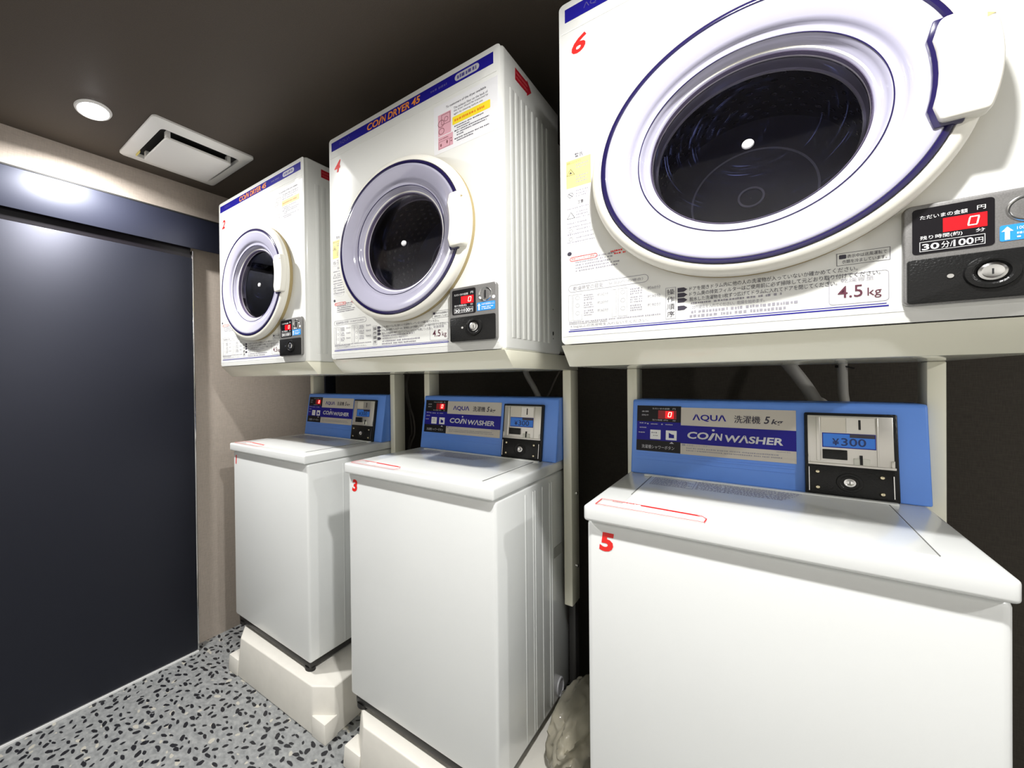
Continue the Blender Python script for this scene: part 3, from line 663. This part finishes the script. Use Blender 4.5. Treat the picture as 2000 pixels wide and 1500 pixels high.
# ------------------------------------------------------------------ coin washer (world heights, x centred, origin on the riser top)
ZR = .163
def SL(s_, t_, dd): return (s_, 1.44+.035*t_-.985*dd, .9717+.1993*t_+.173*dd)
def TOP(u, v_, dd): return (u, v_, .9717+dd)
def FB(u, v_, dd): return (u, 1.022-dd, v_)
def make_washer():
    root = empty('coin_washer', (0, 0, 0)); ORIGIN[0] = Vector((0, 1.0, ZR))
    bd = MB().box((-.2535, 1.022, .203), (.2535, 1.582, .9365)).build('body', ENAMEL_W, root, bevel=.010, seg=3)
    for sx in (-1, 1):
        b = MB()
        for y0, y1 in ((1.205, 1.213), (1.262, 1.267), (1.278, 1.283), (1.335, 1.340), (1.395, 1.400), (1.415, 1.420)):
            b.box((sx*.2535-.0012, y0, .215), (sx*.2535+.0012, y1, .915))
        b.build('side_ribs', ENAMEL_W, bd, bevel=.0006)
    sd = lambda u, v_, dd: (.2535+dd, u, v_)
    MB().rect(1.432, .668, 1.508, .702, sd, .0002, .001, .004, 3).build('grip_hollow', mat('hollow_grey', (.34, .34, .32), .5), bd)
    MB().lathe([(.0, .001), (.024, .001), (.027, .004), (.030, .003), (.031, .0)], sd, 1.478, .237, 32).build('hose_cap', mat('cap_grey', (.42, .42, .44), .5), bd)
    MB().box((-.240, 1.034, .174), (.240, 1.572, .2032)).build('base_skirt', BASEBLK, root, bevel=.004)
    for px, py in ((-.222, 1.050), (.222, 1.050), (-.205, 1.53), (.205, 1.53)):
        MB().disc(px, py, .021, lambda u, v_, dd: (u, v_, dd), ZR, .1765, 20).build('foot', RUBBER, root)
    # lid frame and lid
    MB().box((-.2555, 1.005, .9380), (.2555, 1.582, .9717)).build('top_frame', ENAMEL_W, root, bevel=.0065, seg=4)
    ld = MB().rect(-.196, 1.050, .200, 1.408, TOP, -.001, .0022, .004, 3).build('lid', ENAMEL_W, root, bevel=.0015)
    gapm = mat('gap_grey', (.16, .16, .15), .6)
    MB().rect(-.1985, 1.16, -.1958, 1.410, TOP, .0, .0010).build('lid_gap', gapm, ld)
    MB().rect(.1998, 1.06, .2022, 1.410, TOP, .0, .0010).build('lid_gap', gapm, ld)
    MB().rect(-.215, 1.4085, .215, 1.425, TOP, -.001, .004, .003, 3).build('hinge_bar', ENAMEL_W, root, bevel=.0015)
    b = MB()
    for k in range(9): b.lines(-.182 if k else -.10, 1.392-.0108*k, -.105 if k % 3 == 0 else -.115, .0055, TOP, .0024, 200+k); b.lines(-.098, 1.392-.0108*k, .080-.004*k, .0055, TOP, .0024, 230+k)
    b.frame(-.186, 1.300, -.102, 1.402, .001, TOP, .0023, .0025).build('lid_print', mat('violet_grey_ink', (.30, .30, .42), .5), ld)
    b = MB()
    o_ = [(-.236, 1.020), (-.060, 1.0175), (-.0585, 1.045), (-.068, 1.062), (-.212, 1.073), (-.236, 1.0715)]
    for i in range(len(o_)):
        (a, c), (e, g) = o_[i], o_[(i+1) % len(o_)]; ln = math.hypot(e-a, g-c); nx, ny = -(g-c)/ln*.0008, (e-a)/ln*.0008
        b.prism([(a-nx, c-ny), (e-nx, g-ny), (e+nx, g+ny), (a+nx, c+ny)], TOP, .0023, .0027)
    b.prism([(-.163, 1.0605), (-.066, 1.0535), (-.075, 1.0610), (-.165, 1.0685)], TOP, .0023, .0027)
    b.lines(-.215, 1.0650, -.170, .004, TOP, .0024, 77)
    b.build('red_sticker', REDINK, root)
    MB().text('5', -.2305, .8765, -.2035, .9165, FB, .0006, .12, .045).build('number_sticker', REDINK, root)
    # control box
    b = MB()
    pr = [(1.435, .9719), (1.441, 1.008), (1.4745, 1.1705), (1.4800, 1.1755), (1.582, 1.1755), (1.582, .9719)]
    pr = [(1.4375, .9719), (1.4745, 1.1715), (1.4800, 1.1765), (1.582, 1.1765), (1.582, .9719)]
    n_ = len(pr)
    b.add([(-.2500, y, z) for y, z in pr]+[(.2600, y, z) for y, z in pr], [tuple(range(n_)), tuple(reversed(range(n_, 2*n_)))]+[(i, n_+i, n_+(i+1) % n_, (i+1) % n_) for i in range(n_)])
    cb = b.build('control_box', BLUEBOX, root, bevel=.004, seg=3)
    e = .0024
    b = MB()
    for t_ in (.275, .245, .195): b.rect(-.238, t_, .070, t_+.010, SL, e-.002, e+.0008)
    b.build('box_ridge', BLUEBOX, cb, bevel=.0003)
    MB().rect(-.2385, .722, -.140, .942, SL, 0, e+.0006).build('display_panel', BLACKFLAT, cb)
    MB().rect(-.2385, .315, -.140, .465, SL, 0, e+.0006).build('black_plate', BLACKFLAT, cb)
    MB().rect(-.140, .690, .073, .928, SL, 0, e+.0006).build('grey_plate', GREYPL, cb)
    MB().rect(-.140, .310, .073, .4515, SL, 0, e+.0006).build('grey_plate', GREYPL, cb)
    MB().prism([(-.2385, .465), (-.140, .465), (-.140, .4515), (.073, .4515), (.073, .690), (-.140, .690), (-.140, .722), (-.2385, .722)], SL, 0, e+.0008).build('blue_band', BLUEBAR, cb)
    MB().text('ΛQUΛ', -.116, .750, -.049, .845, SL, e+.0010, 0, .022).build('maker_lettering', BLUEBAR, cb)
    MB().text('洗濯機', -.0343, .752, .0127, .846, SL, e+.0010).text('洗濯機', -.0337, .752, .0133, .846, SL, e+.0011).text('5', .019, .756, .030, .846, SL, e+.0010, .25, .025).text('kg', .0315, .738, .052, .815, SL, e+.0010, .25, .02).build('title_print', DARKINK, cb)
    b = MB().text('CO', -.1260, .520, -.0830, .612, SL, e+.0012, .12, .03)
    b.prism([(-.0845, .5150), (-.0785, .5150), (-.0695, .6080), (-.0755, .6080)], SL, e+.0008, e+.0012)
    b.disc(-.0738, .645, .0028, lambda u, v_, dd: SL(u, .645+(v_-.645)/.1993, dd), e+.0008, e+.0012, 10)
    b.text('N', -.0705, .518, -.0560, .608, SL, e+.0012, .12, .03).text('WΛSHER', -.0515, .508, .0515, .600, SL, e+.0012, .12, .03)
    b.build('title_lettering', SILVERTX, cb)
    MB().rect(-.190, .765, -.150, .880, SL, e+.0006, e+.0008).build('display_window', REDDIM, cb)
    MB().rect(-.174, .772, -.1555, .873, SL, e+.0008, e+.0010, .002).build('lit_window', REDLED, cb)
    SLd = lambda u, v_, dd: SL(u, v_/.1993, dd)
    segdigit(MB(), -.1690, .790*.1993, -.1612, .860*.1993, SLd, e+.0011, .0017).build('display_digit', DIGIT, cb)
    b = MB().text('ただいまの金額', -.203, .893, -.165, .915, SL, e+.0008, 0, .003).text('円', -.158, .893, -.152, .915, SL, e+.0008)
    b.text('残り時間', -.203, .735, -.181, .757, SL, e+.0008).text('(約)', -.178, .735, -.168, .757, SL, e+.0008).text('分', -.158, .735, -.151, .757, SL, e+.0008)
    b.text('洗濯槽シャワーボタン', -.226, .350, -.153, .400, SL, e+.0008)
    b.text('金額', -.228, .850, -.212, .872, SL, e+.0008).text('運転中', -.228, .800, -.212, .822, SL, e+.0008)
    b.build('display_print', PALEINK, cb)
    b = MB()
    for s_ in (-.213, -.181): b.disc(s_, .690*.1993, .0018, SLd, e+.0008, e+.0011, 10)
    for k, (s_, t_) in enumerate(((-.206, .682), (-.173, .682), (-.232, .690), (-.232, .628), (-.234, .560))): b.lines(s_, t_*.1993, s_+.016, .0030, SLd, e+.0009, 300+k)
    b.prism([(-.164, .435), (-.154, .435), (-.159, .460)], SL, e+.0006, e+.0010)
    b.build('band_print', PALEINK, cb)
    for s_ in (-.207, -.172): MB().rect(s_, .482, s_+.0235, .610, SL, e+.0008, e+.0016, .0015, 2).build('push_button', WHITEINK, cb)
    b = MB().lines(-.204, .560*.1993, -.187, .004, SLd, e+.0017, 5).lines(-.200, .525*.1993, -.189, .003, SLd, e+.0017, 6)
    b.build('button_print', GREYINK, cb)
    MB().prism([(-.1655, .510), (-.1540, .510), (-.1540, .555), (-.1590, .560), (-.1655, .580)], SL, e+.0016, e+.0019).build('shower_mark', BLUEBAR, cb)
    b = MB().rect(-.137, .422, -.130, .445, SL, e+.0006, e+.0009)
    b.text('洗濯槽シャワーボタン', -.128, .420, -.080, .442, SL, e+.0009); b.lines(-.128, .385*.1993, .045, .0034, SLd, e+.0008, 11); b.lines(-.128, .355*.1993, .052, .0034, SLd, e+.0008, 12); b.lines(.040, .428*.1993, .064, .0020, SLd, e+.0008, 13)
    b.build('plate_print', GREYINK, cb)
    # coin unit
    cu = MB().rect(.0855, -.005, .2190, .908, SL, 0, .0130).build('coin_unit', BLACKPL, root, bevel=.003)
    f0 = .0130
    fc = MB().rect(.0905, .345, .2125, .875, SL, f0-.002, f0+.0020).build('face_plate', BRIGHT, cu, bevel=.0008)
    MB().rect(.0905, .325, .2145, .350, SL, f0, f0+.0050).rect(.2085, .350, .2130, .420, SL, f0, f0+.004).rect(.0905, .350, .0930, .430, SL, f0, f0+.004).build('ledge', BRIGHT, cu, bevel=.0006)
    MB().rect(.1035, .370, .1095, .862, SL, f0+.002, f0+.0055).build('face_ridge', BRIGHT, cu, bevel=.0008)
    MB().rect(.1900, .350, .1925, .862, SL, f0+.002, f0+.0035).build('face_ridge', BRIGHT, cu, bevel=.0008)
    MB().rect(.1110, .700, .1475, .855, SL, f0+.002, f0+.0028).build('cover_plate', mat('pale_cover', (.62, .58, .50), .4), cu)
    MB().rect(.1485, .690, .1880, .855, SL, f0+.002, f0+.0026).build('slot_plate', BRIGHT, cu)
    MB().rect(.1655, .730, .1688, .835, SL, f0+.002, f0+.0032).build('coin_slot', DARKGAP, cu)
    pl = MB().rect(.1125, .523, .1890, .684, SL, f0+.002, f0+.0028).build('price_frame', BLUEBAR, cu)
    MB().rect(.1138, .532, .1878, .675, SL, f0+.0028, f0+.0032).build('price_label', LCDBLUE, cu)
    MB().rect(.1530, .640, .1878, .678, SL, f0+.0032, f0+.0034).build('price_tab', DARKINK, cu)
    MB().text('¥', .1275, .550, .1375, .625, SL, f0+.0036, 0, .02).text('300', .1405, .548, .1755, .632, SL, f0+.0036, 0, .01).build('price_print', mat('deep_blue_ink', (.01, .03, .14), .5), cu)
    MB().rect(.1125, .395, .1485, .500, SL, f0+.002, f0+.0080).build('return_cup', BLACKPL, cu, bevel=.0008)
    MB().rect(.1575, .350, .1800, .420, SL, f0+.002, f0+.0045).build('coin_chute', mat('chute_white', (.62, .62, .55), .4), cu, bevel=.0005)
    MB().rect(.1660, .355, .1700, .455, SL, f0+.002, f0+.0052).build('chute_gap', DARKGAP, cu)
    MB().rect(.0905, .025, .2130, .312, SL, f0, f0+.0040, .003, 3).build('cash_door', BLACKPL, cu, bevel=.0012)
    MB().rect(.0912, .035, .0922, .295, SL, f0+.004, f0+.0052).build('door_edge', CHROME, cu)
    MB().rect(.2100, .035, .2112, .265, SL, f0+.004, f0+.0052).build('door_edge', CHROME, cu)
    SLq = SLd
    MB().lathe([(.0130, .0040+f0), (.0150, .0052+f0), (.0185, .0052+f0), (.020, .0040+f0)], SLq, .1510, .156*.1993, 32).build('lock_ring', BLACKPL, cu)
    MB().lathe([(.0, f0+.0060), (.0050, f0+.0060), (.0060, f0+.0066), (.0085, f0+.0062), (.0092, f0+.0038)], SLq, .1510, .156*.1993, 28).build('lock', CHROME, cu)
    MB().rect(.1505, .140*.1993, .1517, .172*.1993, SLq, f0+.0058, f0+.0064).build('keyhole', DARKGAP, cu)
    for s_, t_ in ((.1045, .248), (.1955, .240), (.1045, .078), (.1955, .070)):
        MB().lathe([(.0, f0+.0075), (.0028, f0+.0070), (.0042, f0+.0052), (.0044, f0+.0038)], SLq, s_, t_*.1993, 14).build('screw', BRASS, cu)
    return root
def place_washer(o, i, num, label):
    o.location = (CX[i], 1.0, ZR)
    tag(o, label, 'washing machine', 'coin washers on the lower row')
    if num != '5':
        ORIGIN[0] = Vector((0, 1.0, ZR))
        st = find(o, 'number_sticker')
        u0, u1 = (-.2330, -.2235) if num == '1' else (-.2345, -.2115)
        mb = MB().text(num, u0, .879, u1, .919, FB, .0006, .12, .045)
        me = bpy.data.meshes.new('number_sticker'); me.from_pydata([Vector(p)-ORIGIN[0] for p in mb.v], [], mb.f); me.materials.append(REDINK); st.data = me
wa = make_washer()
w3 = copy_tree(wa); w1 = copy_tree(wa)
place_washer(wa, 2, '5', 'white coin washer with red number 5 and blue control box, nearest')
place_washer(w3, 1, '3', 'white coin washer with red number 3, between washers 1 and 5')
place_washer(w1, 0, '1', 'white coin washer with red number 1, nearest the sliding door')

# ------------------------------------------------------------------ riser bases under the washers
def make_riser():
    root = empty('washer_riser', (0, 0, 0)); ORIGIN[0] = Vector((0, 0, 0))
    a = .2935; c_ = .062; t = .014
    b = MB()
    def octo(h_, tt):
        q = a-tt
        return [(-q+c_, -q, h_), (q-c_, -q, h_), (q, -q+c_*.85, h_), (q, q-c_, h_), (q-c_, q, h_), (-q+c_, q, h_), (-q, q-c_, h_), (-q, -q+c_*1.05, h_)]
    b.hexa(octo(0, .003), octo(ZR, t))
    bs = b.build('base', RISER, root, bevel=.005, seg=3)
    for sx, sy in ((-1, -1), (1, -1), (1, 1), (-1, 1)):
        P = [(sx*a, sy*a), (sx*(a-c_-.004), sy*a), (sx*(a-c_-.004), sy*(a-c_-.004)), (sx*a, sy*(a-c_-.004))]
        if sx*sy < 0: P = P[::-1]
        Q = [(x*(1-.014), y*(1-.014)) for x, y in P]
        MB().hexa([(x, y, 0) for x, y in P], [(x, y, .068) for x, y in Q]).build('corner_foot', RISER, root, bevel=.003)
    b = MB(); fm = lambda u, v_, dd: (u, -a+.003+.019*v_/ZR-dd, v_)
    b.rect(-.17, .098, .13, .1005, fm, -.001, .0006)
    b.build('front_seam', RISER, bs)
    return root
r1 = make_riser(); r3 = copy_tree(r1); r5 = copy_tree(r1)
for o, x, y, rz, lb in ((r1, -1.366, 1.262, .036, 'cream plastic riser base under the washer marked 1'), (r3, -.680, 1.268, .02, 'cream plastic riser base under the washer marked 3'), (r5, .012, 1.268, .0, 'cream plastic riser base under the washer marked 5')):
    o.location = (x, y, 0); o.rotation_euler = (0, 0, rz); tag(o, lb, 'riser', 'plastic risers under the washers')

# ------------------------------------------------------------------ hoses and cables behind the machines
ORIGIN[0] = Vector((0, 0, 0))
def spline(P, n=10):
    P = [Vector(p) for p in P]; out = []
    Q = [P[0]*2-P[1]]+P+[P[-1]*2-P[-2]]
    for i in range(1, len(Q)-2):
        for k in range(n):
            t = k/n; p0, p1, p2, p3 = Q[i-1:i+3]
            out.append(.5*((2*p1)+(-p0+p2)*t+(2*p0-5*p1+4*p2-p3)*t*t+(-p0+3*p1-3*p2+p3)*t**3))
    out.append(P[-1]); return out
def hose(name, pts, r, material, label, cat, group=None):
    o = MB().tube(spline(pts), r).build(name, material, angle=60); tag(o, label, cat, group); return o
hose('drain_hose', [(-.56, 1.70, .012), (-.56, 1.70, .5), (-.575, 1.70, 1.0), (-.610, 1.70, 1.165), (-.658, 1.70, 1.266), (-.69, 1.74, 1.36), (-.70, 1.872, 1.45)], .0105, HOSEM, 'grey hose bending down behind the control box of washer 3', 'hose')
hose('drain_hose', [(.10, 1.70, .016), (.12, 1.70, .6), (.118, 1.70, 1.10), (.098, 1.70, 1.18), (.053, 1.70, 1.27), (.00, 1.74, 1.36), (-.02, 1.870, 1.45)], .0145, HOSEM, 'thick grey hose curving down behind the control box of washer 5', 'hose')
po = hose('supply_pipe', [(.16, 1.70, .011), (.156, 1.70, .6), (.154, 1.70, 1.10), (.150, 1.70, 1.20), (.148, 1.70, 1.30), (.148, 1.75, 1.40), (.148, 1.873, 1.43)], .0095, HOSEM, 'slim grey pipe with a dark tie standing behind washer 5', 'pipe')
MB().lathe([(.0098, -.004), (.0118, -.003), (.0118, .003), (.0098, .004)], lambda u, v_, dd: (.148+u, 1.70+v_, 1.262+dd), 0, 0, 16).tube([(.152, 1.69, 1.262), (.168, 1.685, 1.256)], .002, 6).build('cable_tie', RUBBER, po)
hose('power_cable', [(-1.215, 1.70, .006), (-1.215, 1.70, .7), (-1.213, 1.70, .90), (-1.185, 1.70, .985), (-1.19, 1.70, 1.06), (-1.211, 1.70, 1.123), (-1.235, 1.72, 1.25), (-1.25, 1.879, 1.40)], .0042, CABLEM, 'grey cable looping beside the stand post between washers 1 and 3', 'cable', 'loose cables behind the machines')
hose('power_cable', [(-1.235, 1.72, .006), (-1.235, 1.72, .85), (-1.215, 1.72, .985), (-1.225, 1.72, 1.08), (-1.26, 1.74, 1.22), (-1.28, 1.879, 1.36)], .0042, CABLEM, 'second grey cable hanging just behind the looping one', 'cable', 'loose cables behind the machines')
hose('power_cable', [(-.60, 1.76, .005), (-.60, 1.76, .9), (-.605, 1.76, 1.13), (-.585, 1.76, 1.20), (-.545, 1.77, 1.29), (-.52, 1.879, 1.38)], .0034, CABLEM, 'thin dark cable crossing behind the hose of washer 3', 'cable', 'loose cables behind the machines')

# ------------------------------------------------------------------ clear bag in the gap between washers 3 and 5
bag = tag(empty('plastic_bag', (-.380, 1.40, ZR)), 'crumpled clear plastic bag stuffed in the gap beside washer 3', 'bag')
ORIGIN[0] = Vector((-.380, 1.40, ZR))
def lump(cx, cy, cz, rx, ry, rz_, amp, fr, seed, sub=4):
    bm = bmesh.new(); bmesh.ops.create_icosphere(bm, subdivisions=sub, radius=1)
    vs = []
    for v_ in bm.verts:
        p = v_.co.copy(); q = p*fr+Vector((seed, seed*.7, -seed))
        k = .85+amp*(1-2*abs(noise.noise(q)))*.5+amp*.22*(1-2*abs(noise.noise(q*2.6)))
        vs.append((cx+max(-.070, min(.070, rx*p.x*k)), cy+ry*p.y*k, max(ZR+.0015, cz+rz_*p.z*k)))
    fs = [tuple(x.index for x in f.verts) for f in bm.faces]; bm.free()
    return MB().add(vs, fs)
lump(-.384, 1.41, ZR+.050, .068, .20, .080, .45, 1.5, 3.1, 5).build('bag_film', FILMBAG, bag, angle=60)
lump(-.388, 1.42, ZR+.030, .045, .15, .035, .5, 1.6, 7.7, 4).build('bag_contents', mat('beige_contents', (.62, .56, .42), .6), bag)
ORIGIN[0] = Vector((0, 0, 0))
